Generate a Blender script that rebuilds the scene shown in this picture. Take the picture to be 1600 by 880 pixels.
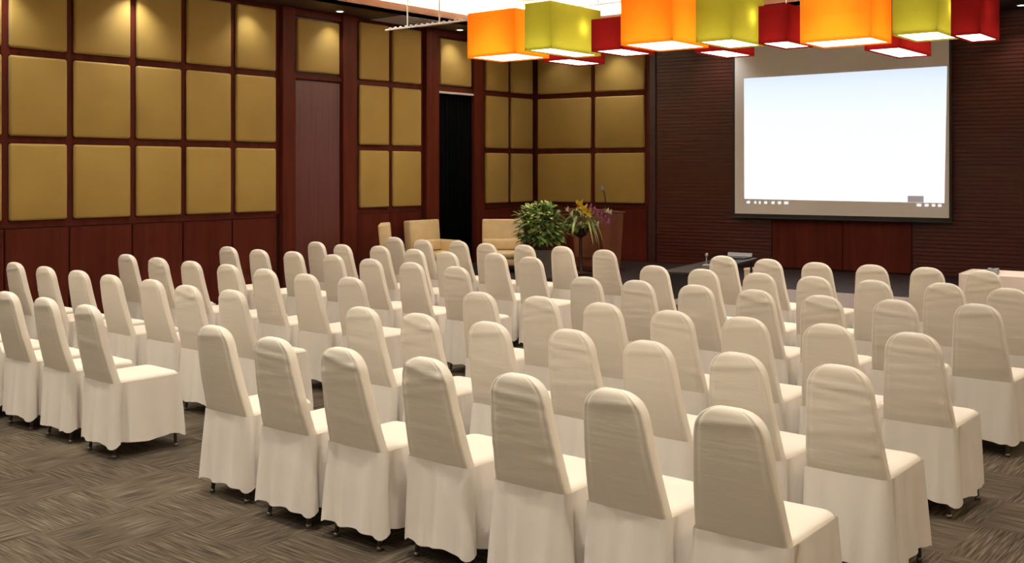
import bpy, bmesh, math, random
from mathutils import Vector, Matrix
R = math.radians
random.seed(7)
for o in list(bpy.data.objects): bpy.data.objects.remove(o)
scene = bpy.context.scene
COL = scene.collection

# ------------------------------------------------------------------ camera
cam_d = bpy.data.cameras.new('camera'); cam = bpy.data.objects.new('camera', cam_d); COL.objects.link(cam)
cam.location = (0, 0, 1.76); cam.rotation_euler = (R(90), 0, R(39.25))
cam_d.sensor_width = 36; cam_d.lens = 1640 / 1600 * 36; cam_d.shift_y = -(440 - 267) / 1600
cam_d.clip_start = 0.05; cam_d.clip_end = 100
scene.camera = cam
# ------------------------------------------------------------------ world, exposure
w = bpy.data.worlds.new('world'); scene.world = w; w.use_nodes = True
w.node_tree.nodes['Background'].inputs[0].default_value = (1, .85, .7, 1)
w.node_tree.nodes['Background'].inputs[1].default_value = 0.0
vs = scene.view_settings
vs.view_transform = 'Standard'; vs.look = 'None'; vs.gamma = 1; vs.use_curve_mapping = False; vs.exposure = -0.12

WARM = (1, .80, .56)
def light(kind, name, loc, energy, color=WARM, rot=(0, 0, 0), size=None, sizey=None, spot=None, blend=.5, radius=None):
    d = bpy.data.lights.new(name, kind); d.energy = energy; d.color = color
    o = bpy.data.objects.new(name, d); COL.objects.link(o); o.location = loc; o.rotation_euler = rot
    if kind == 'AREA':
        d.shape = 'RECTANGLE'; d.size = size; d.size_y = sizey
    if kind == 'SPOT':
        d.spot_size = R(spot); d.spot_blend = blend
    if radius is not None and kind in ('SPOT', 'POINT'): d.shadow_soft_size = radius
    return o
E_COVE, E_SPOT_L, E_SPOT_F, E_FILL, E_BULB, E_DIFF = 480, 45, 45, 190, 1.5, 5.0
COFX0, COFX1, COFY0, COFY1, SOF, UPC = -10.40, 2.6, -2.6, 13.0, 3.93, 4.34
# strip lights lying in the cove behind the coffer fascia
light('AREA', 'cove_strip_west', (COFX0 - .14, (COFY0 + COFY1) / 2, 4.02), E_COVE, (1, .84, .62), (R(180), 0, 0), .06, COFY1 - COFY0)
light('AREA', 'cove_strip_north', ((COFX0 + COFX1) / 2, COFY1 + .14, 4.02), E_COVE, (1, .84, .62), (R(180), 0, 0), COFX1 - COFX0, .06)
light('AREA', 'cove_strip_east', (COFX1 + .14, (COFY0 + COFY1) / 2, 4.02), E_COVE, (1, .84, .62), (R(180), 0, 0), .06, COFY1 - COFY0)

# ------------------------------------------------------------------ helpers
def tag(o, label=None, cat=None, group=None, kind=None):
    if label: o['label'] = label
    if cat: o['category'] = cat
    if group: o['group'] = group
    if kind: o['kind'] = kind
    return o
def empty(name, loc, rz=0, parent=None):
    o = bpy.data.objects.new(name, None); COL.objects.link(o); o.location = loc; o.rotation_euler = (0, 0, rz)
    o.empty_display_size = .1
    if parent: o.parent = parent
    return o
def link(name, me, mat=None, parent=None, loc=None, rz=None):
    if mat and not me.materials: me.materials.append(mat)
    o = bpy.data.objects.new(name, me); COL.objects.link(o)
    if parent: o.parent = parent
    if loc: o.location = loc
    if rz: o.rotation_euler = (0, 0, rz)
    return o
def rot_frame(d):
    d = Vector(d).normalized(); a = Vector((0, 0, 1)) if abs(d.z) < .9 else Vector((1, 0, 0))
    x = d.cross(a).normalized(); return x, d.cross(x).normalized()
class MB:
    def __init__(s): s.v, s.f = [], []
    def box(s, x0, x1, y0, y1, z0, z1, M=None):
        b = len(s.v); P = [(x, y, z) for z in (z0, z1) for y in (y0, y1) for x in (x0, x1)]
        s.v += [tuple(M @ Vector(p)) for p in P] if M else P
        s.f += [tuple(b + i for i in q) for q in ((0, 2, 3, 1), (4, 5, 7, 6), (0, 1, 5, 4), (2, 6, 7, 3), (0, 4, 6, 2), (1, 3, 7, 5))]
        return s
    def prism(s, poly, z0, z1):
        b = len(s.v); n = len(poly)
        s.v += [(x, y, z0) for x, y in poly] + [(x, y, z1) for x, y in poly]
        s.f.append(tuple(b + n - 1 - i for i in range(n))); s.f.append(tuple(b + n + i for i in range(n)))
        for i in range(n): j = (i + 1) % n; s.f.append((b + i, b + j, b + n + j, b + n + i))
        return s
    def tube(s, pts, r, n=8):
        b = len(s.v); rs = r if isinstance(r, (list, tuple)) else [r] * len(pts)
        for i, p in enumerate(pts):
            d = Vector(pts[min(i + 1, len(pts) - 1)]) - Vector(pts[max(i - 1, 0)]); x, y = rot_frame(d)
            for k in range(n):
                a = 2 * math.pi * k / n; s.v.append(tuple(Vector(p) + rs[i] * (math.cos(a) * x + math.sin(a) * y)))
        for i in range(len(pts) - 1):
            for k in range(n):
                q = (k + 1) % n; s.f.append((b + i * n + k, b + i * n + q, b + (i + 1) * n + q, b + (i + 1) * n + k))
        s.f.append(tuple(b + n - 1 - k for k in range(n))); e = b + (len(pts) - 1) * n; s.f.append(tuple(e + k for k in range(n)))
        return s
    def lathe(s, prof, c=(0, 0, 0), n=16):
        b = len(s.v)
        for r, z in prof:
            for k in range(n):
                a = 2 * math.pi * k / n; s.v.append((c[0] + r * math.cos(a), c[1] + r * math.sin(a), c[2] + z))
        for i in range(len(prof) - 1):
            for k in range(n):
                q = (k + 1) % n; s.f.append((b + i * n + k, b + i * n + q, b + (i + 1) * n + q, b + (i + 1) * n + k))
        s.f.append(tuple(b + n - 1 - k for k in range(n))); e = b + (len(prof) - 1) * n; s.f.append(tuple(e + k for k in range(n)))
        return s
    def rings(s, rs, cap0=True, cap1=True):
        b = len(s.v); n = len(rs[0])
        for r in rs: s.v += r
        for i in range(len(rs) - 1):
            for k in range(n):
                q = (k + 1) % n; s.f.append((b + i * n + k, b + i * n + q, b + (i + 1) * n + q, b + (i + 1) * n + k))
        if cap0: s.f.append(tuple(b + n - 1 - k for k in range(n)))
        if cap1: e = b + (len(rs) - 1) * n; s.f.append(tuple(e + k for k in range(n)))
        return s
    def mesh(s, name, smooth=False, bevel=0, seg=2):
        me = bpy.data.meshes.new(name); me.from_pydata(s.v, [], s.f); me.update()
        bm = bmesh.new(); bm.from_mesh(me)
        if bevel:
            bmesh.ops.bevel(bm, geom=list(bm.edges), offset=bevel, segments=seg, profile=.5, affect='EDGES', clamp_overlap=True)
        bmesh.ops.recalc_face_normals(bm, faces=bm.faces); bm.to_mesh(me); bm.free()
        if smooth:
            for p in me.polygons: p.use_smooth = True
            if bevel: pass
        return me
    def build(s, name, mat, parent=None, loc=None, rz=None, smooth=False, bevel=0, seg=2):
        return link(name, s.mesh(name, smooth, bevel, seg), mat, parent, loc, rz)
_cache = {}
def rbox(w_, d_, h_, bevel, seg=2, smooth=True):      # box centred on x,y, standing on z=0
    k = (round(w_, 3), round(d_, 3), round(h_, 3), bevel, seg)
    if k not in _cache: _cache[k] = MB().box(-w_ / 2, w_ / 2, -d_ / 2, d_ / 2, 0, h_).mesh('rounded_box', smooth, bevel, seg)
    return _cache[k].copy()

# ------------------------------------------------------------------ materials
def mat(name, col, rough=.5, metal=0, spec=.5, build=None, emit=None, estr=0, sheen=0):
    m = bpy.data.materials.new(name); m.use_nodes = True; nt = m.node_tree; b = nt.nodes['Principled BSDF']
    b.inputs['Base Color'].default_value = (*col, 1); b.inputs['Roughness'].default_value = rough
    b.inputs['Metallic'].default_value = metal; b.inputs['Specular IOR Level'].default_value = spec
    if sheen: b.inputs['Sheen Weight'].default_value = sheen
    if emit: b.inputs['Emission Color'].default_value = (*emit, 1); b.inputs['Emission Strength'].default_value = estr
    if build: build(nt, b)
    return m
def N(nt, t, **kw):
    n = nt.nodes.new(t)
    for k, v in kw.items():
        if k in n.inputs: n.inputs[k].default_value = v
        else: setattr(n, k, v)
    return n
def coords(nt, scale=(1, 1, 1), rot=(0, 0, 0), rand=False):
    tc = N(nt, 'ShaderNodeTexCoord'); mp = N(nt, 'ShaderNodeMapping'); mp.inputs['Scale'].default_value = scale; mp.inputs['Rotation'].default_value = rot
    nt.links.new(tc.outputs['Object'], mp.inputs['Vector'])
    if rand:
        oi = N(nt, 'ShaderNodeObjectInfo'); ml = N(nt, 'ShaderNodeMath', operation='MULTIPLY'); ml.inputs[1].default_value = 40
        nt.links.new(oi.outputs['Random'], ml.inputs[0]); cb = N(nt, 'ShaderNodeCombineXYZ')
        nt.links.new(ml.outputs[0], cb.inputs[0]); nt.links.new(ml.outputs[0], cb.inputs[2]); nt.links.new(cb.outputs[0], mp.inputs['Location'])
    return mp.outputs[0]
def ramp(nt, fac, stops):
    r = N(nt, 'ShaderNodeValToRGB'); e = r.color_ramp.elements
    while len(e) < len(stops): e.new(.5)
    for i, (p, c) in enumerate(stops): e[i].position = p; e[i].color = (*c, 1)
    nt.links.new(fac, r.inputs[0]); return r.outputs[0]
def bump(nt, b, fac, strength, dist=.01):
    bp = N(nt, 'ShaderNodeBump'); bp.inputs['Strength'].default_value = strength; bp.inputs['Distance'].default_value = dist
    nt.links.new(fac, bp.inputs['Height']); nt.links.new(bp.outputs[0], b.inputs['Normal'])
def wood(c0, c1, scale):
    def f(nt, b):
        n = N(nt, 'ShaderNodeTexNoise', Scale=1.0, Detail=4.0, Roughness=.6); nt.links.new(coords(nt, scale, rand=True), n.inputs['Vector'])
        nt.links.new(ramp(nt, n.outputs['Fac'], [(.3, c0), (.7, c1)]), b.inputs['Base Color'])
        bump(nt, b, n.outputs['Fac'], .06, .004)
    return f
def fabric_gold(nt, b):
    n = N(nt, 'ShaderNodeTexNoise', Scale=1.6, Detail=3.0); nt.links.new(coords(nt, (1, 1, 1), rand=True), n.inputs['Vector'])
    nt.links.new(ramp(nt, n.outputs['Fac'], [(.25, (.34, .215, .040)), (.75, (.40, .265, .056))]), b.inputs['Base Color'])
    wv = N(nt, 'ShaderNodeTexNoise', Scale=1.0, Detail=2.0); nt.links.new(coords(nt, (420, 420, 90)), wv.inputs['Vector']); bump(nt, b, wv.outputs['Fac'], .12, .002)
def cover_white(nt, b):
    n = N(nt, 'ShaderNodeTexNoise', Scale=1.0, Detail=3.0, Roughness=.55); nt.links.new(coords(nt, (3, 3, 22), rand=True), n.inputs['Vector'])
    n2 = N(nt, 'ShaderNodeTexNoise', Scale=350.0, Detail=1.0); nt.links.new(coords(nt), n2.inputs['Vector'])
    ad = N(nt, 'ShaderNodeMath', operation='MULTIPLY_ADD'); ad.inputs[1].default_value = .05
    nt.links.new(n2.outputs['Fac'], ad.inputs[0]); nt.links.new(n.outputs['Fac'], ad.inputs[2]); bump(nt, b, ad.outputs[0], .22, .012)
def skirt_white(nt, b):
    n = N(nt, 'ShaderNodeTexNoise', Scale=1.0, Detail=3.0); nt.links.new(coords(nt, (20, 20, 2.5), rand=True), n.inputs['Vector']); bump(nt, b, n.outputs['Fac'], .3, .012)
def carpet(nt, b):
    # broadloom laid in half-metre squares whose streaks turn by a quarter from square to square
    v = coords(nt, (2, 2, 2))
    ck = N(nt, 'ShaderNodeTexChecker', Scale=1.0); nt.links.new(v, ck.inputs['Vector'])
    outs = []
    for sc in ((4, 105, 1), (105, 4, 1)):
        n = N(nt, 'ShaderNodeTexNoise', Scale=1.0, Detail=2.0, Roughness=.6); nt.links.new(coords(nt, sc), n.inputs['Vector']); outs.append(n.outputs['Fac'])
    mx = N(nt, 'ShaderNodeMix', data_type='FLOAT'); nt.links.new(ck.outputs['Fac'], mx.inputs[0]); nt.links.new(outs[0], mx.inputs[2]); nt.links.new(outs[1], mx.inputs[3])
    big = N(nt, 'ShaderNodeTexNoise', Scale=1.3, Detail=2.0); nt.links.new(coords(nt), big.inputs['Vector'])
    ad = N(nt, 'ShaderNodeMath', operation='MULTIPLY_ADD'); ad.inputs[1].default_value = .25; nt.links.new(big.outputs['Fac'], ad.inputs[0]); nt.links.new(mx.outputs[0], ad.inputs[2])
    nt.links.new(ramp(nt, ad.outputs[0], [(.40, (.033, .026, .019)), (.60, (.082, .065, .046)), (.85, (.20, .162, .118))]), b.inputs['Base Color'])
    bump(nt, b, mx.outputs[0], .5, .01)
def leafy(c0, c1):
    def f(nt, b):
        n = N(nt, 'ShaderNodeTexNoise', Scale=14.0, Detail=2.0); nt.links.new(coords(nt), n.inputs['Vector'])
        nt.links.new(ramp(nt, n.outputs['Fac'], [(.35, c0), (.65, c1)]), b.inputs['Base Color'])
    return f
def stretch_noise(c0, c1, sc):
    def f(nt, b):
        n = N(nt, 'ShaderNodeTexNoise', Scale=1.0, Detail=3.0); nt.links.new(coords(nt, sc), n.inputs['Vector'])
        nt.links.new(ramp(nt, n.outputs['Fac'], [(.3, c0), (.7, c1)]), b.inputs['Base Color'])
    return f
M = {}
M['wood_red'] = mat('red_brown_wood', (.08, .02, .012), .5, spec=.1, build=wood((.066, .010, .005), (.110, .020, .010), (9, 9, .8)))
M['wood_door'] = mat('mahogany_door', (.10, .03, .025), .35, build=wood((.080, .020, .016), (.130, .036, .028), (22, 22, .9)))
M['wood_lect'] = mat('lectern_wood', (.19, .06, .03), .4, build=wood((.15, .045, .022), (.22, .072, .036), (9, 9, .9)))
M['wood_dark'] = mat('dark_brown_wood', (.03, .01, .006), .45, build=wood((.030, .008, .005), (.052, .014, .009), (1.2, 12, 12)))
M['slat'] = mat('slatted_walnut', (.06, .02, .01), .4, spec=.35, build=wood((.056, .011, .006), (.095, .022, .012), (1.2, 30, 30)))
M['gold'] = mat('gold_fabric', (.37, .25, .09), .75, sheen=.15, build=fabric_gold)
M['cover'] = mat('white_chair_cover', (.80, .735, .635), .75, spec=.25, sheen=.1, build=cover_white)
M['skirt'] = mat('white_chair_skirt', (.78, .73, .67), .8, spec=.2, build=skirt_white)
M['leg'] = mat('steel_chair_leg', (.22, .19, .16), .35, .8, build=stretch_noise((.20, .17, .14), (.25, .22, .18), (30, 30, 6)))
M['carpet'] = mat('streaked_carpet', (.12, .1, .075), .95, spec=.1, build=carpet)
M['ceil'] = mat('white_ceiling_paint', (.86, .82, .75), .9, spec=.2, build=stretch_noise((.85, .80, .72), (.88, .84, .77), (2, 2, 2)))
M['soffit'] = mat('dark_soffit_paint', (.045, .02, .014), .55, build=stretch_noise((.038, .016, .011), (.052, .023, .016), (2, 2, 2)))
M['fascia'] = mat('brown_fascia', (.28, .12, .06), .5, build=wood((.22, .09, .045), (.32, .14, .07), (1, 1, 12)))
M['wallrest'] = mat('beige_wall_paint', (.62, .53, .42), .8, build=stretch_noise((.60, .51, .40), (.65, .56, .45), (1, 1, 1)))
M['black'] = mat('black_drape', (.002, .0025, .003), .95, spec=.02, build=stretch_noise((.0015, .002, .002), (.0035, .004, .004), (30, 30, 1)))
M['blackplastic'] = mat('black_laminate', (.012, .011, .012), .4, build=stretch_noise((.010, .009, .010), (.016, .014, .015), (8, 8, 8)))
M['grey'] = mat('grey_plastic', (.30, .30, .31), .45, build=stretch_noise((.27, .27, .28), (.33, .33, .34), (8, 8, 8)))
M['white_metal'] = mat('white_metal', (.78, .74, .70), .4, build=stretch_noise((.74, .70, .66), (.82, .78, .74), (8, 8, 8)))
M['grille'] = mat('grey_air_grille', (.55, .49, .50), .6, build=stretch_noise((.52, .46, .47), (.58, .52, .53), (5, 5, 5)))
M['screen'] = mat('matte_screen_cloth', (.86, .84, .81), .9, spec=.1, build=stretch_noise((.84, .81, .77), (.89, .87, .85), (1.3, 1.3, .4)))
M['arm'] = mat('cream_leather', (.66, .50, .27), .5, build=stretch_noise((.60, .45, .24), (.72, .55, .31), (5, 5, 5)))
M['cloth'] = mat('white_table_cloth', (.80, .70, .63), .8, spec=.2, build=stretch_noise((.76, .66, .60), (.84, .74, .67), (9, 9, 1.2)))
M['stageskirt'] = mat('white_stage_edge', (.62, .55, .55), .7, build=stretch_noise((.58, .51, .51), (.66, .59, .59), (4, 4, 1)))
M['stagetop'] = mat('dark_stage_floor', (.022, .012, .012), .6, spec=.2, build=stretch_noise((.018, .010, .010), (.028, .016, .016), (3, 3, 3)))
M['pot'] = mat('grey_brown_planter', (.11, .09, .07), .6, build=stretch_noise((.09, .075, .06), (.13, .105, .085), (9, 9, 9)))
M['leaf'] = mat('green_leaf', (.06, .14, .03), .5, build=leafy((.03, .075, .018), (.20, .34, .07)))
M['leafp'] = mat('pale_green_leaf', (.3, .35, .12), .5, build=leafy((.24, .32, .08), (.52, .55, .20)))
M['yellow'] = mat('yellow_petal', (.80, .55, .06), .6, build=leafy((.72, .46, .04), (.88, .68, .12)))
M['purple'] = mat('purple_petal', (.42, .10, .30), .6, build=leafy((.32, .05, .20), (.55, .22, .42)))
M['whitepetal'] = mat('white_petal', (.75, .70, .60), .6, build=leafy((.68, .62, .52), (.82, .78, .70)))
M['frame'] = mat('screen_black_border', (.01, .009, .009), .6, build=stretch_noise((.008, .007, .007), (.013, .012, .012), (4, 4, 4)))
M['cream'] = mat('cream_card', (.62, .52, .40), .7, build=stretch_noise((.58, .48, .36), (.66, .56, .44), (5, 5, 5)))
M['lens'] = mat('downlight_lens', (1, 1, 1), .4, emit=(1, .86, .68), estr=14, build=stretch_noise((.95, .95, .95), (1, 1, 1), (8, 8, 8)))
M['icon'] = mat('taskbar_icon', (.9, .9, .9), .5, emit=(.9, .92, 1), estr=.85, build=stretch_noise((.9, .9, .9), (.95, .95, .95), (8, 8, 8)))
M['popup'] = mat('grey_popup', (.35, .33, .36), .6, emit=(.55, .53, .60), estr=.35, build=stretch_noise((.33, .31, .34), (.37, .35, .38), (8, 8, 8)))
def image_glow(nt, b):
    tc = N(nt, 'ShaderNodeTexCoord'); sp = N(nt, 'ShaderNodeSeparateXYZ'); nt.links.new(tc.outputs['Object'], sp.inputs[0])
    mr = N(nt, 'ShaderNodeMapRange'); mr.inputs[1].default_value = 1.3; mr.inputs[2].default_value = 3.2; nt.links.new(sp.outputs['Z'], mr.inputs[0])
    c = ramp(nt, mr.outputs[0], [(0, (.97, 1, .99)), (.65, (.93, .99, 1)), (.9, (.80, .90, 1)), (1, (.70, .80, 1))])
    nt.links.new(c, b.inputs['Emission Color']); b.inputs['Emission Strength'].default_value = 1.12
M['image'] = mat('projected_page', (.06, .06, .06), .9, spec=.1, build=image_glow)
def shade_mat(name, col, tcol):
    m = bpy.data.materials.new(name); m.use_nodes = True; nt = m.node_tree
    out = nt.nodes['Material Output']; nt.nodes.remove(nt.nodes['Principled BSDF'])
    df = N(nt, 'ShaderNodeBsdfDiffuse'); tr = N(nt, 'ShaderNodeBsdfTranslucent'); mx = N(nt, 'ShaderNodeMixShader')
    n = N(nt, 'ShaderNodeTexNoise', Scale=1.0, Detail=2.0); nt.links.new(coords(nt, (60, 60, 60)), n.inputs['Vector'])
    nt.links.new(ramp(nt, n.outputs['Fac'], [(.3, tuple(c * .93 for c in tcol)), (.7, tcol)]), tr.inputs['Color'])
    df.inputs['Color'].default_value = (*col, 1); mx.inputs[0].default_value = .6
    nt.links.new(df.outputs[0], mx.inputs[1]); nt.links.new(tr.outputs[0], mx.inputs[2]); nt.links.new(mx.outputs[0], out.inputs[0]); return m
M['orange'] = shade_mat('orange_lamp_fabric', (.75, .20, .015), (.95, .27, .012))
M['green'] = shade_mat('olive_lamp_fabric', (.34, .32, .03), (.36, .335, .03))
M['red'] = shade_mat('red_lamp_fabric', (.15, .008, .008), (.20, .008, .007))
M['diff'] = mat('lamp_diffuser', (.9, .85, .8), .6, emit=(1, .88, .74), estr=E_DIFF, build=stretch_noise((.9, .86, .8), (.93, .89, .84), (6, 6, 6)))

# ------------------------------------------------------------------ room shell
LW = -11.12; RW = 3.6; BW = -4.0; C0 = Vector((-11.12, 14.183, 0)); FA = R(7.98)
FD = Vector((math.cos(FA), math.sin(FA), 0))
def front(t, n=0, z=0): return C0 + FD * t + Vector((FD.y, -FD.x, 0)) * n + Vector((0, 0, z))
fl = MB().box(LW - .2, RW + .2, BW - .2, 16.6, -.1, 0).build('floor', M['carpet']); tag(fl, 'grey brown streaked carpet floor', None, None, 'structure')
TOP = 4.5
wl = MB().box(BW, 14.183, 0, .16, 0, TOP).build('wall_left', M['wood_dark'], loc=(LW, 0, 0), rz=R(90)); tag(wl, 'left wall of gold padded panels in dark red wood', kind='structure')
TE = (RW - C0.x) / FD.x
wf = MB().box(-.02, TE, 0, .16, 0, TOP).build('wall_front', M['wood_dark'], loc=tuple(C0), rz=FA); tag(wf, 'front wall of dark horizontal slats', kind='structure')
o = MB().box(RW, RW + .16, BW, 16.4, 0, TOP).build('wall_right', M['wallrest']); tag(o, 'plain right wall out of view', kind='structure')
o = MB().box(LW, RW, BW - .16, BW, 0, TOP).build('wall_back', M['wallrest']); tag(o, 'plain back wall behind the camera', kind='structure')
# ceiling: dark soffit ring, brown fascia, cove and the white raised field
ce = MB().box(LW - .2, RW + .2, BW - .2, 16.6, UPC, UPC + .1).build('ceiling', M['ceil']); tag(ce, 'white raised ceiling field above the cove', kind='structure')
sf = MB()
for b in ((LW, COFX0, BW, 16.4), (COFX1, RW, BW, 16.4), (COFX0, COFX1, BW, COFY0), (COFX0, COFX1, COFY1, 16.4)): sf.box(*b, SOF, SOF + .05)
sf.build('soffit', M['soffit'], ce)
fa = MB(); e = .025
fa.box(COFX0 - e, COFX0, COFY0 - e, COFY1 + e, SOF, SOF + .15).box(COFX1, COFX1 + e, COFY0 - e, COFY1 + e, SOF, SOF + .15)
fa.box(COFX0, COFX1, COFY1, COFY1 + e, SOF, SOF + .15).box(COFX0, COFX1, COFY0 - e, COFY0, SOF, SOF + .15)
fa.build('coffer_fascia', M['fascia'], ce)
g = .30; cb = MB()
cb.box(COFX0 - g - .03, COFX0 - g, COFY0 - g, COFY1 + g, SOF + .05, UPC).box(COFX1 + g, COFX1 + g + .03, COFY0 - g, COFY1 + g, SOF + .05, UPC)
cb.box(COFX0 - g, COFX1 + g, COFY1 + g, COFY1 + g + .03, SOF + .05, UPC).box(COFX0 - g, COFX1 + g, COFY0 - g - .03, COFY0 - g, SOF + .05, UPC)
cb.build('cove_back', M['ceil'], ce)

ROWS = [(1.19, 2.09), (2.09, 3.02), (3.02, 3.88)]; GAP = .042
def pad(parent, t0, t1, z0, z1, n=.065):
    k = ('pad', round(t1 - t0, 2), round(z1 - z0, 2))
    if k not in _cache:
        w_, h_ = k[1], k[2]; _cache[k] = MB().box(-w_ / 2, w_ / 2, -n, 0, -h_ / 2, h_ / 2).mesh('pad', True, .028, 4); _cache[k].materials.append(M['gold'])
    return link('fabric_panel', _cache[k], None, parent, ((t0 + t1) / 2, -.005, (z0 + z1) / 2))
def board(parent, name, t0, t1, z0, z1, n, m, bevel=.006):
    return MB().box(-(t1 - t0) / 2, (t1 - t0) / 2, -n, 0, 0, z1 - z0).build(name, m, parent, ((t0 + t1) / 2, 0, z0), bevel=bevel, seg=1)
def bay(parent, edges, rows=ROWS):
    a, b_ = edges[0], edges[-1]
    for e_ in edges:
        board(parent, 'stile', e_ - GAP, e_ + GAP, 1.19, 3.93, .02, M['wood_red'])
    for z in (1.19, 2.09, 3.02, 3.90): board(parent, 'rail', a, b_, z - GAP, z + min(GAP, .03 if z > 3.8 else GAP), .018, M['wood_red'])
    for i in range(len(edges) - 1):
        t0, t1 = edges[i] + GAP, edges[i + 1] - GAP
        for z0, z1 in rows: pad(parent, t0, t1, z0 + GAP, z1 - GAP if z1 < 3.8 else z1 - .01)
        board(parent, 'wainscot_panel', edges[i] + .008, edges[i + 1] - .008, .13, 1.14, .03, M['wood_red'])
bay(wl, [2.30, 3.02, 3.74, 4.45, 5.16, 5.87, 6.63, 7.30, 8.01, 8.71])
bay(wl, [10.10, 10.75, 11.42]); bay(wl, [12.84, 13.49, 14.14])
for a, b_ in ((8.755, 8.97), (9.80, 10.055), (11.465, 11.745), (12.56, 12.795)):
    board(wl, 'pilaster', a, b_, 0, 3.93, .09, M['wood_red'])
board(wl, 'wood_cladding', BW, 2.25, .13, 3.93, .03, M['wood_red'])
for a, b_ in ((8.97, 9.80), (11.745, 12.56)):
    pad(wl, a + .05, b_ - .04, 3.09, 3.80); board(wl, 'rail', a, b_, 2.99, 3.06, .05, M['wood_red']); board(wl, 'rail', a, b_, 3.83, 3.93, .05, M['wood_red'])
bb = MB().box(BW, 8.75, -.045, 0, 0, .12).build('baseboard_left', M['wood_dark'], loc=(LW, 0, 0), rz=R(90)); tag(bb, 'dark wooden baseboard along the left wall', kind='structure')
# flush door in the left wall
dr = MB().box(8.99, 9.78, -.045, -.004, .01, 2.97).build('door_1', M['wood_door'], loc=(LW, 0, 0), rz=R(90), bevel=.005, seg=1); tag(dr, 'tall flush mahogany door between the panelled bays', kind='structure')

# front wall: two padded columns, post, slatted cladding, two doors under the screen
bay(wf, [.08, 1.17, 2.14])
board(wf, 'pilaster', 2.185, 2.29, 0, 3.93, .05, M['wood_dark'])
D0, DM, D1 = 4.19, 5.23, 6.18
def slats(t0, t1, z0, z1, pitch=.055):
    mb = MB(); z = z0
    while z + pitch <= z1 + .001:
        mb.box(t0, t1, -.03, -.002, z + .005, z + pitch - .005); z += pitch
    o = mb.build('slat_cladding', M['slat'], wf); o['kind'] = 'stuff'; o['label'] = 'thin horizontal walnut slats'; return o
slats(2.30, D0 - .02, .30, 3.92); slats(D0 - .02, D1 + .02, 2.62, 3.92); slats(D1 + .02, TE, .30, 3.92)
dd = empty('door_2', tuple(C0), FA); tag(dd, 'pair of flush red brown doors under the projection screen', kind='structure')
for a, b_ in ((D0, DM - .004), (DM + .004, D1)):
    MB().box(a, b_, -.04, -.004, .31, 2.6).build('door_leaf', M['wood_red'], dd, bevel=.005, seg=1)

# ------------------------------------------------------------------ stage
SZ = .30
p1, p2, p3 = (-7.35, 9.80), (-7.35, 12.05), (3.45, 12.75)
wc = [front(TE - .16, .07), front(.1, .07)]
poly = [(LW + .12, 9.80), p1, p2, p3, (wc[0].x, wc[0].y), (LW + .12, wc[1].y)]
st = empty('stage_platform', (0, 0, 0)); tag(st, 'low dark stage platform with a white edge before the slatted wall', 'stage')
def inset(poly, d):
    out = []; n = len(poly)
    for i in range(n):
        a, b_, c_ = Vector(poly[i - 1]), Vector(poly[i]), Vector(poly[(i + 1) % n])
        e1 = (b_ - a).normalized(); e2 = (c_ - b_).normalized(); n1 = Vector((-e1.y, e1.x)); n2 = Vector((-e2.y, e2.x))
        m_ = (n1 + n2).normalized(); k = d / max(.3, m_.dot(n1)); out.append(tuple(b_ + m_ * k))
    return out
ip = inset(poly, .03)
MB().prism(poly, SZ - .05, SZ).build('stage_top', M['stagetop'], st)
MB().prism(ip, 0, SZ - .05).build('stage_base', M['stagetop'], st)
def strip(a, b_, name):
    a, b_ = Vector((*a, 0)), Vector((*b_, 0)); d = (b_ - a); L = d.length; ang = math.atan2(d.y, d.x)
    return MB().box(.0, L, -.012, .004, .0, SZ).build(name, M['stageskirt'], st, tuple(a), ang)
strip(p2, p3, 'edge_skirt')

# ------------------------------------------------------------------ projection screen
sc = empty('projection_screen', tuple(C0), FA); tag(sc, 'white pull-down projection screen showing a blank bright page', 'projection screen')
S0, S1, SB = 3.64, 6.69, 1.11; SN = -.14
MB().box(S0 - .035, S1 + .035, SN, SN + .006, SB - .055, 3.80).build('screen_border', M['frame'], sc)
MB().box(S0, S1, SN - .004, SN - .0005, SB, 3.80).build('screen_cloth', M['screen'], sc)
MB().tube([(S0 - .04, SN, SB - .06), (S1 + .04, SN, SB - .06)], .016, 10).build('bottom_bar', M['frame'], sc)
MB().box(S0 - .12, S1 + .12, SN - .07, SN + .07, 3.79, 3.925).build('housing', M['white_metal'], sc, bevel=.012)
im = MB(); yb = SN - .007
im.v = [(3.79, yb, 1.335), (6.63, yb, 1.315), (6.665, yb, 3.20), (3.785, yb, 3.16)]; im.f = [(0, 1, 2, 3)]
img = im.build('projected_page', M['image'], sc); img['label'] = 'bright bluish white projected page'
for i, (t, wd) in enumerate(((3.85, .05), (3.96, .03), (4.03, .03), (4.12, .045), (4.23, .045), (4.33, .045), (4.43, .06), (6.30, .06), (6.40, .05), (6.49, .04), (6.57, .045))):
    MB().box(t - wd / 2, t + wd / 2, yb - .001, yb, 1.265, 1.30).build('taskbar_icon', M['icon'], sc)
MB().box(6.15, 6.36, yb - .004, yb - .001, 1.32, 1.41).build('popup_box', M['popup'], sc)

# ------------------------------------------------------------------ black curtain in the left wall opening
cu = empty('curtain', (LW, 0, 0), R(90)); tag(cu, 'black full-length curtain hanging in the left wall opening', 'curtain')
mb = MB(); n = 72; fr = []
for i in range(n + 1):
    t = 11.76 + .79 * i / n; ph = i / n * 2 * math.pi * 9; fr.append((t, -.035 - .018 * math.sin(ph) - .006 * math.sin(ph * .37 + 1)))
ring = lambda z, k: [(t, y * k, z) for t, y in fr] + [(t, y * k + .006, z) for t, y in reversed(fr)]
mb.rings([ring(.305, 1.1), ring(1.5, 1.0), ring(2.95, .9)]).build('drape', M['black'], cu, smooth=True)
MB().box(11.75, 12.555, -.075, -.02, 2.955, 2.985).build('curtain_rail', M['white_metal'], cu)

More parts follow.
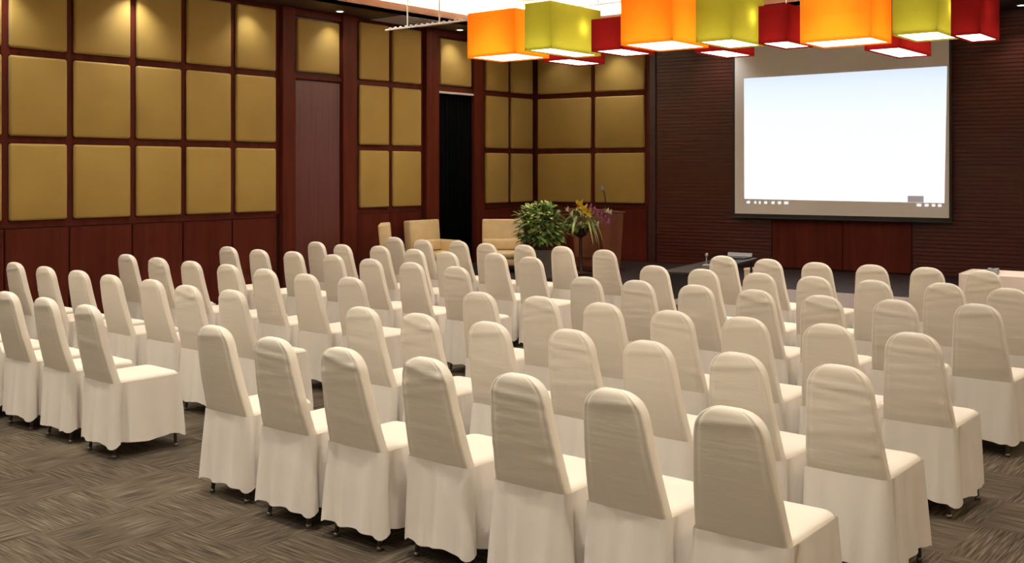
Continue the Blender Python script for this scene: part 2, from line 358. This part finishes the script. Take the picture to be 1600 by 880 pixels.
# ------------------------------------------------------------------ covered chairs
def back_mesh(variant):
    rnd = random.Random(variant * 11 + 3); cr = []
    if variant == 0: cr = [(.885, .003, .012, .1)]
    elif variant == 1: cr = [(.50 + i * .050, rnd.uniform(.0025, .005), .009, rnd.uniform(-.25, .25)) for i in range(8)]
    elif variant == 2: cr = [(.88, .006, .012, -.2), (.84, .005, .012, .25), (.79, .004, .014, .2), (.60, .003, .01, -.1)]
    else: cr = [(.88, .004, .012, .15), (.70, .0025, .012, -.15), (.53, .003, .010, .1)]
    mb = MB(); zt, zb = .94, .42; NR, NP = 32, 44; rs = []
    for i in range(NR + 1):
        q = i / NR; q = 1 - (1 - q) ** 1.5 if q > .0 else 0
        z = zb + (zt - zb) * q
        hw = .183 - .055 * ((z - zb) / (zt - zb)) ** 1.1; z0 = zt - .115; th = .030
        if z > z0:
            k = min(1, (z - z0) / (zt - z0)); hw *= max(.0, 1 - k ** 2.5) ** (1 / 2.5); th *= max(.0, 1 - (k ** 7)) ** .5
        hw = max(hw, .004); th = max(th, .003)
        lean = -.196 - .109 * max(-.02, (z - .43) / .51) - .012 * math.sin(max(0, min(1, (z - .43) / .51)) * math.pi)
        r = []
        for k in range(NP):
            a = 2 * math.pi * k / NP; ca, sa = math.cos(a), math.sin(a); p = 2 / 8.0
            x = hw * math.copysign(abs(ca) ** p, ca); y = th * math.copysign(abs(sa) ** p, sa)
            dy = 0
            for (cz, amp, sg, sl) in cr: dy += 1.6 * amp * math.exp(-((z - cz - sl * x) / sg) ** 2) * (1 - (x / (hw + .001)) ** 2 * .6)
            if sa < 0: dy -= .0032 * math.exp(-((abs(x) / (hw + .001) - .86) / .05) ** 2)      # seam inside the edge band
            # shallow curve of the pad across its width
            r.append((x, lean + y + (x * x) * .22 + (-dy if sa < 0 else dy * .4), z))
        rs.append(r)
    return mb.rings(rs).mesh('back_cover', True)
def outline(hw, y0, y1, r, n_side=10, n_c=5):
    pts = []
    cs = [(hw - r, y0 + r, -90), (hw - r, y1 - r, 0), (-hw + r, y1 - r, 90), (-hw + r, y0 + r, 180)]
    for ci, (cx, cy, a0) in enumerate(cs):
        for k in range(n_c + 1):
            a = R(a0 + 90 * k / n_c); pts.append((cx + r * math.cos(a), cy + r * math.sin(a), math.cos(a), math.sin(a)))
        nx, ny, na = cs[(ci + 1) % 4]; ax, ay = pts[-1][0], pts[-1][1]; a = R(na); bx, by = nx + r * math.cos(a), ny + r * math.sin(a)
        for k in range(1, n_side): q = k / n_side; pts.append((ax + (bx - ax) * q, ay + (by - ay) * q, math.cos(a), math.sin(a)))
    return pts
def seat_mesh():
    rs = []
    for z, ins in ((.41, .004), (.45, .002), (.468, .006), (.478, .016), (.484, .034), (.488, .09), (.490, .165)):
        rs.append([(x, y, z) for x, y, a, b_ in outline(.188 - ins, -.185 + ins * .6, .232 - ins, max(.02, .045 - ins * .2))])
    return MB().rings(rs).mesh('seat_cover', True)
def skirt_mesh(variant):
    rnd = random.Random(variant * 5 + 1); base = outline(.187, -.234, .233, .03, 30, 5); n = len(base); ph = [rnd.uniform(0, 6.28) for _ in range(4)]
    outer = []; zs = [.462, .44, .38, .30, .22, .14, .090]
    def fold(i, x, y): 
        s = i / n * 2 * math.pi
        return math.sin(s * 11 + ph[0]) * .55 + math.sin(s * 17 + ph[1]) * .35 + math.sin(s * 5 + ph[2]) * .5
    def loop(z, dn, hem):
        q = (.462 - z) / .384; L = []
        for i, (x, y, nx, ny) in enumerate(base):
            cd = math.exp(-(((abs(x) - .187) / .035) ** 2 + ((y + .168) / .016) ** 2))      # inverted pleat beside the rear corner
            off = .003 + .027 * q + .0125 * q * fold(i, x, y) - .042 * cd * min(1, q * 2.0) + dn
            cn = max(0, abs(nx * ny)) * 2
            zz = z - (hem * (.018 * cn + .007 * math.sin(i / n * 2 * math.pi * 7 + ph[3])))
            # the rear hangs from the sloping back
            L.append((x + nx * off, y + ny * off, zz))
        return L
    hm = lambda z: 1 if z < .1 else (z < .16) * .5
    mb = MB().rings([loop(z, 0, hm(z)) for z in zs], False, False).rings([loop(z, -.004, hm(z)) for z in reversed(zs)], False, False)
    a, b_ = (len(zs) - 1) * n, len(zs) * n; c_ = len(mb.v)                    # hem band with an edge of its own
    mb.v += mb.v[a:a + n] + mb.v[b_:b_ + n]
    for i in range(n): j = (i + 1) % n; mb.f.append((c_ + i, c_ + j, c_ + n + j, c_ + n + i))
    return mb.mesh('skirt', True)
BACKS = [back_mesh(i) for i in range(4)]; SEAT = seat_mesh(); SKIRTS = [skirt_mesh(i) for i in range(3)]
for m_ in BACKS + [SEAT]: m_.materials.append(M['cover'])
for m_ in SKIRTS: m_.materials.append(M['skirt'])
LEGS = []
for sx in (-1, 1):
    LEGS.append(MB().tube([(sx * .165, .18, .43), (sx * .175, .20, .015)], .011, 8).lathe([(.014, 0), (.014, .02)], (sx * .175, .2005, 0), 8).mesh('leg', True))
    LEGS.append(MB().tube([(sx * .130, -.165, .43), (sx * .150, -.203, .015)], .011, 8).lathe([(.014, 0), (.014, .02)], (sx * .150, -.2045, 0), 8).mesh('leg', True))
for m_ in LEGS: m_.materials.append(M['leg'])
ROWPTS = [
 [(-8.80, 3.68), (-8.27, 3.68), (-7.73, 3.67), (-7.19, 3.66), (-6.65, 3.66), (-6.09, 3.64), (-4.76, 3.62), (-4.2, 3.57), (-3.7, 3.58), (-3.22, 3.64), (-2.68, 3.61), (-2.2, 3.61), (-1.73, 3.61)],
 [(-9.43, 4.78), (-8.82, 4.75), (-8.27, 4.75), (-7.71, 4.72), (-7.15, 4.73), (-6.6, 4.67), (-6.09, 4.69), (-4.71, 4.64), (-4.25, 4.65), (-3.72, 4.65), (-3.21, 4.71), (-2.7, 4.65), (-2.2, 4.62), (-1.75, 4.62)],
 [(-9.49, 5.91), (-8.91, 5.88), (-8.33, 5.86), (-7.79, 5.87), (-7.19, 5.81), (-6.57, 5.75), (-6.12, 5.8), (-4.69, 5.68), (-4.22, 5.74), (-3.71, 5.72), (-3.18, 5.68), (-2.72, 5.7), (-2.27, 5.74), (-1.8, 5.72)],
 [(-9.6, 7.17), (-9.0, 7.12), (-8.51, 7.18), (-7.88, 7.17), (-7.24, 7.06), (-6.68, 7.03), (-6.08, 6.98), (-4.72, 6.97), (-4.26, 7.0), (-3.77, 7.0), (-3.3, 6.99), (-2.81, 6.96), (-2.34, 7.03), (-1.87, 7.14)],
 [(-9.46, 8.29), (-8.88, 8.18), (-8.4, 8.28), (-7.77, 8.19), (-7.22, 8.12), (-6.79, 8.33), (-6.21, 8.18), (-4.82, 8.14), (-4.32, 8.12), (-3.81, 8.11), (-3.35, 8.12), (-2.88, 8.13), (-2.43, 8.27), (-1.96, 8.19)],
 [(-9.38, 9.46), (-8.76, 9.33), (-8.29, 9.44), (-7.76, 9.34), (-7.27, 9.42), (-6.82, 9.50), (-6.18, 9.37), (-4.85, 9.45), (-4.34, 9.39), (-3.84, 9.33), (-3.38, 9.41), (-2.93, 9.46), (-2.47, 9.46)]]
WRINK = {(0, 9): 2, (0, 8): 2, (1, 10): 1, (2, 13): 1, (3, 12): 1, (1, 13): 1, (4, 6): 0, (3, 9): 3}
ROWN = ['rearmost row', 'second row from rear', 'third row from rear', 'third row from stage', 'second row from stage', 'row nearest the stage']
ORD = ['first', 'second', 'third', 'fourth', 'fifth', 'sixth', 'seventh']
LOOK = ['smooth backed', 'ripple creased', 'top creased', 'lightly creased']
ch_rnd = random.Random(21)
for pts in ROWPTS:                                   # keep neighbours from touching
    for _ in range(60):
        for i in range(len(pts) - 1):
            g_ = pts[i + 1][0] - pts[i][0]
            if g_ < .462: m_ = (.462 - g_) / 2; pts[i] = (pts[i][0] - m_, pts[i][1]); pts[i + 1] = (pts[i + 1][0] + m_, pts[i + 1][1])
for ri, pts in enumerate(ROWPTS):
    left = [p for p in pts if p[0] < -5.5]; right = [p for p in pts if p[0] >= -5.5]
    for ci, (x, y) in enumerate(pts):
        var = WRINK.get((ri, ci), ch_rnd.choice([0, 0, 3, 3, 2, 1])); side = 'left' if x < -5.5 else 'right'
        k = (len(left) - 1 - left.index((x, y))) if side == 'left' else right.index((x, y))
        c = empty('banquet_chair', (x, y, 0), R(ch_rnd.uniform(-1.8, 1.8)))
        tag(c, 'white covered chair, %s, %s block, %s from the centre aisle' % (ROWN[ri], side, ORD[k]), 'chair', 'white covered banquet chairs in rows')
        link('back_cover', BACKS[var], None, c); link('seat_cover', SEAT, None, c); link('skirt', SKIRTS[ch_rnd.randrange(3)], None, c)
        for L in LEGS: link('leg', L, None, c)

# ------------------------------------------------------------------ pendant lamps
LAMPS = [('orange', -6.44, 7.93, .62, .55, .45, 'orange box pendant lamp, leftmost of the cluster'),
 ('green', -5.91, 7.81, .315, .82, .45, 'olive green box pendant beside the leftmost orange lamp'),
 ('orange', -4.74, 8.02, .535, .66, .45, 'orange box pendant between the two left olive green lamps'),
 ('green', -4.29, 8.27, .355, .625, .45, 'olive green box pendant in the middle of the cluster'),
 ('orange', -3.31, 8.90, .635, .515, .45, 'orange box pendant hanging before the top of the screen, rightmost orange'),
 ('green', -2.75, 8.88, .365, .595, .45, 'olive green box pendant near the right end of the cluster'),
 ('red', -2.51, 9.23, .235, .59, .45, 'dark red box pendant at the far right end'),
 ('red', -3.38, 9.81, .325, .92, .33, 'dark red box pendant low behind the rightmost green lamp'),
 ('red', -3.98, 8.71, .275, .555, .34, 'dark red box pendant left of the rightmost orange lamp'),
 ('red', -4.74, 8.97, .31, .645, .33, 'dark red box pendant behind the middle green lamp'),
 ('red', -5.43, 8.27, .345, .585, .31, 'dark red box pendant between left green and middle orange lamps'),
 ('red', -6.34, 8.69, .35, .64, .33, 'dark red box pendant lowest behind the left green lamp')]
ZB = 2.9
for col, x, y, a, b_, h, lab in LAMPS:
    t = empty('pendant_lamp', (x - a / 2, y + b_ / 2, ZB)); tag(t, lab, 'lamp', 'coloured box pendant lamps')
    # single-skin fabric faces so that the bulb glows through
    sk = MB(); X, Y = a / 2, b_ / 2
    sk.v = [(-X, -Y, 0), (X, -Y, 0), (X, Y, 0), (-X, Y, 0), (-X, -Y, h), (X, -Y, h), (X, Y, h), (-X, Y, h)]
    sk.f = [(0, 1, 5, 4), (1, 2, 6, 5), (2, 3, 7, 6), (3, 0, 4, 7)]
    sk.build('shade', M[col], t)
    MB().box(-X + .012, X - .012, -Y + .012, Y - .012, .012, .018).build('diffuser', M['diff'], t)
    MB().tube([(0, 0, h * .55), (0, 0, UPC - ZB)], .005, 6).build('suspension_rod', M['white_metal'], t)
    MB().box(-X + .01, X - .01, -.008, .008, h - .008, h).build('crossbar', M['white_metal'], t)
    L = light('POINT', 'bulb_light', (x - a / 2, y + b_ / 2, ZB + h * .52), E_BULB * {'orange': 1.15, 'green': 1.0, 'red': .58}[col], (1, .85, .62), radius=.03)
    L.parent = t; L.location = (X - .065, b_ * .14, h * .55) if col == 'green' else (0, -b_ * .1, h * .5)
# hanging rail the cluster is strung from
rl = empty('suspension_rail', (-8.88, 8.54, 3.40)); tag(rl, 'thin white hanging rail left of the coloured pendant lamps', 'rail')
MB().tube([(0, 0, 0), (6.6, 0, 0)], .010, 8).build('rail_bar', M['white_metal'], rl)
for i in range(20): MB().lathe([(.008, -.012), (.018, -.006), (.018, .006), (.008, .012)], (.08 + i * .085, 0, .014), 8).build('rail_bead', M['white_metal'], rl)
for x in (.36, .86, 3.0, 5.4): MB().tube([(x, 0, 0), (x, 0, UPC - 3.40)], .009, 6).build('hanger_rod', M['white_metal'], rl)

# ------------------------------------------------------------------ downlights, then added ceiling fill lights
def downlight(loc, label, group, energy, spot, blend=.6, tilt=(0, 0, 0), color=(1, .955, .885)):
    t = empty('downlight', loc); tag(t, label, 'downlight', group)
    rg = lambda r, z: [(r * math.cos(k * math.pi / 10), r * math.sin(k * math.pi / 10), z) for k in range(20)]
    MB().rings([rg(.062, 0), rg(.062, -.006), rg(.046, -.006), rg(.046, 0)], False, False).build('trim_ring', M['white_metal'], t)
    MB().lathe([(.001, -.003), (.043, -.003), (.043, -.001)], (0, 0, 0), 16).build('lens', M['lens'], t)
    L = light('SPOT', 'downlight_beam', (0, 0, -.012), energy, color, tilt, spot=spot, blend=blend, radius=.03); L.parent = t
for i, y in enumerate((3.4, 5.0, 6.6, 8.2, 9.57, 12.0)):
    lab = {4: 'small recessed downlight in the soffit above the mahogany door', 5: 'small recessed downlight in the soffit by the black curtain'}.get(i, 'small recessed downlight in the soffit along the gold panels, %s from the door' % ORD[3 - i])
    downlight((-10.84, y, SOF), lab, 'soffit downlights on the left', E_SPOT_L * (1.5 if i in (1, 2) else .6), 105, .8)
for i, t in enumerate((.6, 1.66, 3.40, 7.61, 9.6, 11.6)):
    downlight(tuple(front(t, .38, SOF)), 'small recessed downlight in the front wall soffit, %s from the left corner' % ORD[i], 'soffit downlights at the front', E_SPOT_F * (.35 if i == 0 else 1), 100, .8)
for yi, y in enumerate((10.4, 7.9, 5.4, 2.6, .2, -1.8)):  # unseen ceiling spots added as fill; rear rows brighten the chair backs
    for xi, x in enumerate((-8.8, -6.2, -3.6, -1.0)):
        downlight((x, y, UPC), 'added unseen ceiling fill light, %s row from the stage, %s from the left wall' % (ORD[yi], ORD[xi]), 'added ceiling fill lights above the chairs', E_FILL * (1.0, .72, .78, 1.45, 1.25, 1.0)[yi], 140, 1.0, color=(1, .955, .885) if yi < 3 else (1, .92, .79))
# air grille in the soffit
ag = empty('air_grille', (-10.76, 10.87, SOF)); tag(ag, 'grey slotted air grille in the soffit near the door', 'air grille')
MB().box(-.33, .33, -.5, .5, -.010, 0).build('frame', M['grille'], ag)
for i in range(12): MB().box(-.29, .29, -.45 + i * .08, -.45 + i * .08 + .045, -.017, -.011).build('slat', M['grille'], ag)

# ------------------------------------------------------------------ armchairs on the stage
def armchair(loc, yaw, label, arm=0):
    t = empty('armchair', loc, yaw); tag(t, label, 'armchair', 'cream armchairs on the stage')
    def part(name, w_, d_, h_, x, y, z, bev=.03, rx=0):
        o = link(name, rbox(w_, d_, h_, bev, 3), M['arm'], t, (x, y, z)); o.rotation_euler = (rx, 0, 0); return o
    part('seat_base', .62, .60, .10, 0, 0, .09, .025); part('seat_cushion', .62, .50, .10, 0, .06, .192, .035)
    part('backrest', .62, .15, .62, 0, -.235, .12, .025, R(5)); part('back_cushion', .58, .10, .16, 0, -.115, .295, .035, R(5))
    if arm:
        o = part('armrest', .12, .40, .22, arm * .255, .04, .23, .03)
        MB().lathe([(.032, 0), (.032, .006)], (0, 0, 0), 14).build('cup_hole', M['blackplastic'], o, (0, .12, .2205))
    for sx in (-1, 1):
        for sy in (-1, 1): MB().lathe([(.018, 0), (.024, .10)], (0, 0, 0), 10).build('leg', M['blackplastic'], t, (sx * .26, sy * .25, 0))
    return t
armchair((-10.27, 10.25, SZ), R(-46), 'cream armchair turned sideways, leftmost of the three on the stage')
armchair((-10.50, 11.10, SZ), R(-90), 'cream armchair in front of the black curtain', -1)
armchair((-9.86, 11.82, SZ), R(-146), 'cream armchair beside the green planter')

# ------------------------------------------------------------------ planter, lectern, flowers
def leaf_verts(mb, base, d, L, wd, droop, nseg=3):
    d = Vector(d).normalized(); side = d.cross(Vector((0, 0, 1)))
    side = side.normalized() if side.length > .05 else Vector((1, 0, 0)); b = len(mb.v); p = Vector(base)
    for i in range(nseg + 1):
        q = i / nseg; ww = wd * math.sin(math.pi * min(.98, .12 + .86 * q)) ; c = p + d * (L * q) - Vector((0, 0, droop * q * q))
        mb.v += [tuple(c - side * ww), tuple(c + side * ww)]
    for i in range(nseg): mb.f.append((b + 2 * i, b + 2 * i + 1, b + 2 * i + 3, b + 2 * i + 2))
rd = random.Random(5)
pl = empty('planter', (-8.70, 11.25, SZ)); tag(pl, 'bushy green plant in a square grey planter beside the lectern', 'plant')
MB().rings([[(-a, -a, z), (a, -a, z), (a, a, z), (-a, a, z)] for a, z in ((.13, 0), (.17, .40))]).build('pot', M['pot'], pl, bevel=.01)
MB().box(-.155, .155, -.155, .155, .39, .405).build('soil', M['blackplastic'], pl)
def bush(parent, n, cx, cy, cz, rx, rz, L, wd, m_, name, zmin=-1):
    mb = MB()
    for i in range(n):
        a = rd.uniform(0, 6.283); u_ = rd.uniform(-.75, 1); rr = rd.uniform(.35, 1) ** .5; s_ = math.sqrt(1 - u_ * u_)
        d = Vector((math.cos(a) * s_, math.sin(a) * s_, u_)); p = Vector((cx + d.x * rx * rr, cy + d.y * rx * rr, max(zmin, cz + d.z * rz * rr)))
        leaf_verts(mb, p, (d.x + rd.uniform(-.5, .5), d.y + rd.uniform(-.5, .5), d.z * .6 + rd.uniform(-.2, .6)), L * rd.uniform(.6, 1.2), wd * rd.uniform(.7, 1.2), L * .3)
    o = mb.build(name, m_, parent); o['kind'] = 'stuff'; return o
bush(pl, 700, 0, 0, .70, .32, .30, .11, .026, M['leaf'], 'foliage', .36)
bush(pl, 260, 0, -.02, .82, .32, .22, .10, .022, M['leafp'], 'pale_foliage', .5)
for i in range(14):
    a = i * .45; MB().tube([(0, 0, .39), (.08 * math.cos(a), .08 * math.sin(a), .6), (.2 * math.cos(a), .2 * math.sin(a), .82)], .006, 5).build('stem', M['leaf'], pl)

LX, LY = -8.78, 12.74
lc = empty('lectern', (LX, LY, SZ), R(-4)); tag(lc, 'red brown wooden lectern behind the flower arrangement', 'lectern')
MB().rings([[(-a, -b_, z), (a, -b_, z), (a, c_, z), (-a, c_, z)] for a, b_, c_, z in ((.27, .20, .20, .06), (.31, .24, .22, .86))]).build('body', M['wood_lect'], lc, bevel=.008, seg=1)
MB().box(-.31, .31, -.24, .24, 0, .06).build('plinth', M['wood_dark'], lc, bevel=.008)
tp = MB().rings([[(-.33, -.27, .85), (.33, -.27, .85), (.33, .25, .85), (-.33, .25, .85)], [(-.33, -.27, .91), (.33, -.27, .91), (.33, .25, .86), (-.33, .25, .86)]]).build('reading_top', M['wood_lect'], lc, bevel=.006, seg=1)
MB().box(-.22, .22, -.252, -.235, .2, .68).build('front_panel', M['wood_lect'], lc, bevel=.006, seg=1)
mc = empty('microphone', (LX + .10, LY + .05, SZ + .888)); tag(mc, 'slim gooseneck microphone standing on the lectern', 'microphone')
MB().lathe([(.05, 0), (.05, .015), (.015, .025)], (0, 0, 0), 16).build('base', M['blackplastic'], mc)
MB().tube([(0, 0, .02), (0, .0, .15), (-.01, -.01, .24), (-.03, -.03, .30)], .008, 8).build('gooseneck', M['blackplastic'], mc)
MB().tube([(-.03, -.03, .29), (-.045, -.045, .345)], [.019, .022], 10).build('mic_head', M['grey'], mc)

fw = empty('flower_arrangement', (-8.60, 12.05, SZ), R(40)); tag(fw, 'flower arrangement with yellow and purple blooms in front of the lectern', 'flowers')
MB().lathe([(.14, 0), (.15, .02), (.03, .05), (.028, .52), (.09, .56), (.13, .66), (.12, .66)], (0, 0, 0), 18).build('pedestal_vase', M['wood_dark'], fw)
bush(fw, 260, .02, 0, .76, .21, .17, .10, .02, M['leaf'], 'foliage', .5)
for i in range(16):
    a = rd.uniform(0, 6.28); mb = MB(); leaf_verts(mb, (0.1 * math.cos(a), .1 * math.sin(a), .82), (math.cos(a), math.sin(a), .35), rd.uniform(.20, .28), .013, rd.uniform(.3, .5), 7); mb.build('leaf_blade', M['leafp'], fw)
def blossom(x, y, z, r, m_, n=6):
    mb = MB()
    for i in range(n):
        a = 2 * math.pi * i / n; leaf_verts(mb, (x, y, z), (math.cos(a), -.5 + .2 * math.sin(a * 2), math.sin(a)), r, r * .42, -.01, 4)
        leaf_verts(mb, (x, y - .01, z), (math.cos(a + .5) * .7, -.8, math.sin(a + .5) * .7), r * .7, r * .3, -.01, 3)
    mb.lathe([(.002, -.012), (.014, -.005), (.014, .008), (.002, .014)], (x, y - .01, z), 8)
    mb.build('blossom', m_, fw)
for x, z, r in ((-.03, .98, .10), (.03, .92, .10), (.09, .87, .09)): blossom(x, -.20, z, r, M['yellow'])
for i in range(6): blossom(.12 + i * .05, -.17, .95 - i * .04, .055, M['purple'], 5)
for x, z in ((-.14, .86), (-.09, .78), (.36, .90), (.40, .88), (.22, .72), (-.02, .72), (-.2, .92)): blossom(x, -.19, z, .045, M['whitepetal'], 5)

# ------------------------------------------------------------------ front tables
tb = empty('folding_table', (-5.56, 10.25, 0), R(10)); tag(tb, 'narrow black table at the front end of the centre aisle', 'table')
MB().box(-.20, .20, -1.0, 1.05, .715, .74).build('table_top', M['blackplastic'], tb, bevel=.004, seg=1)
MB().box(-.19, -.17, -.97, 1.02, .42, .714).build('modesty_panel', M['blackplastic'], tb)
for sx in (-1, 1):
    for sy in (-.93, .98): MB().tube([(sx * .15, sy, 0), (sx * .15, sy, .714)], .014, 8).build('leg', M['blackplastic'], tb)
lp = empty('laptop', (-5.72, 11.12, .7405), R(4)); tag(lp, 'dark laptop with grey lid on the black table', 'laptop')
MB().box(-.15, .15, -.11, .11, 0, .016).build('keyboard_base', M['blackplastic'], lp, bevel=.004)
ld = MB().box(-.15, .15, -.006, .006, 0, .045).build('lid', M['grey'], lp, (0, .115, .014)); ld.rotation_euler = (R(-22), 0, 0)
tm = empty('table_microphone', (-5.50, 10.02, .7405)); tag(tm, 'small grey microphone standing on the black table', 'microphone')
MB().lathe([(.04, 0), (.04, .012), (.01, .02)], (0, 0, 0), 14).build('base', M['grey'], tm)
MB().tube([(0, 0, .015), (0, 0, .08), (.01, -.01, .11)], .007, 8).build('stem', M['grey'], tm); MB().lathe([(.006, -.02), (.016, -.012), (.016, .012), (.006, .02)], (.012, -.012, .12), 10).build('mic_head', M['grey'], tm)
bx = empty('cream_box', (-6.14, 12.50, SZ)); tag(bx, 'small cream box on the stage edge behind the black table', 'box')
MB().box(-.12, .12, -.1, .1, 0, .17).build('box_body', M['cream'], bx, bevel=.006); MB().box(-.125, .125, -.105, .105, .171, .20).build('box_lid', M['cream'], bx, bevel=.005)

ct = empty('clothed_table', (-2.28, 11.22, 0), R(4)); tag(ct, 'long table under a white cloth at the right edge', 'table')
MB().box(-.88, .88, -.30, .30, .71, .735).build('table_top', M['wood_dark'], ct, bevel=.005, seg=1)
for sx in (-1, 1):
    for sy in (-1, 1): MB().tube([(sx * .80, sy * .24, 0), (sx * .80, sy * .24, .71)], .016, 8).build('leg', M['leg'], ct)
base = outline(.895, -.315, .315, .03, 40, 4); nb = len(base); crn = random.Random(9); rs = []
for z, q in ((.742, -.5), (.742, 0), (.735, .02), (.70, .05), (.5, .4), (.25, .75), (.02, 1)):
    if q < 0: rs.append([(x * .93, y * .8, .7425) for x, y, a, b_ in base]); continue
    rs.append([(x + nx * (.004 + .03 * q + .022 * q * math.sin(i * .55) + .01 * q * math.sin(i * .23)), y + ny * (.004 + .03 * q + .022 * q * math.sin(i * .55)), z) for i, (x, y, nx, ny) in enumerate(base)])
cl = MB().rings(rs, True, False).build('tablecloth', M['cloth'], None, (-2.28, 11.22, 0), R(4), smooth=True); tag(cl, 'white tablecloth hanging to the floor on the right edge table', 'tablecloth')
dv = empty('table_device', (-2.87, 11.0, .744), R(10)); tag(dv, 'small grey box device standing on the white tablecloth', 'device')
MB().box(-.05, .05, -.08, .08, .004, .055).build('casing', M['grey'], dv, bevel=.006); MB().lathe([(.018, 0), (.018, .012)], (0, 0, .055), 12).build('knob', M['blackplastic'], dv)
for sx in (-1, 1): MB().box(sx * .035 - .008, sx * .035 + .008, -.06, .06, 0, .004).build('foot', M['blackplastic'], dv)
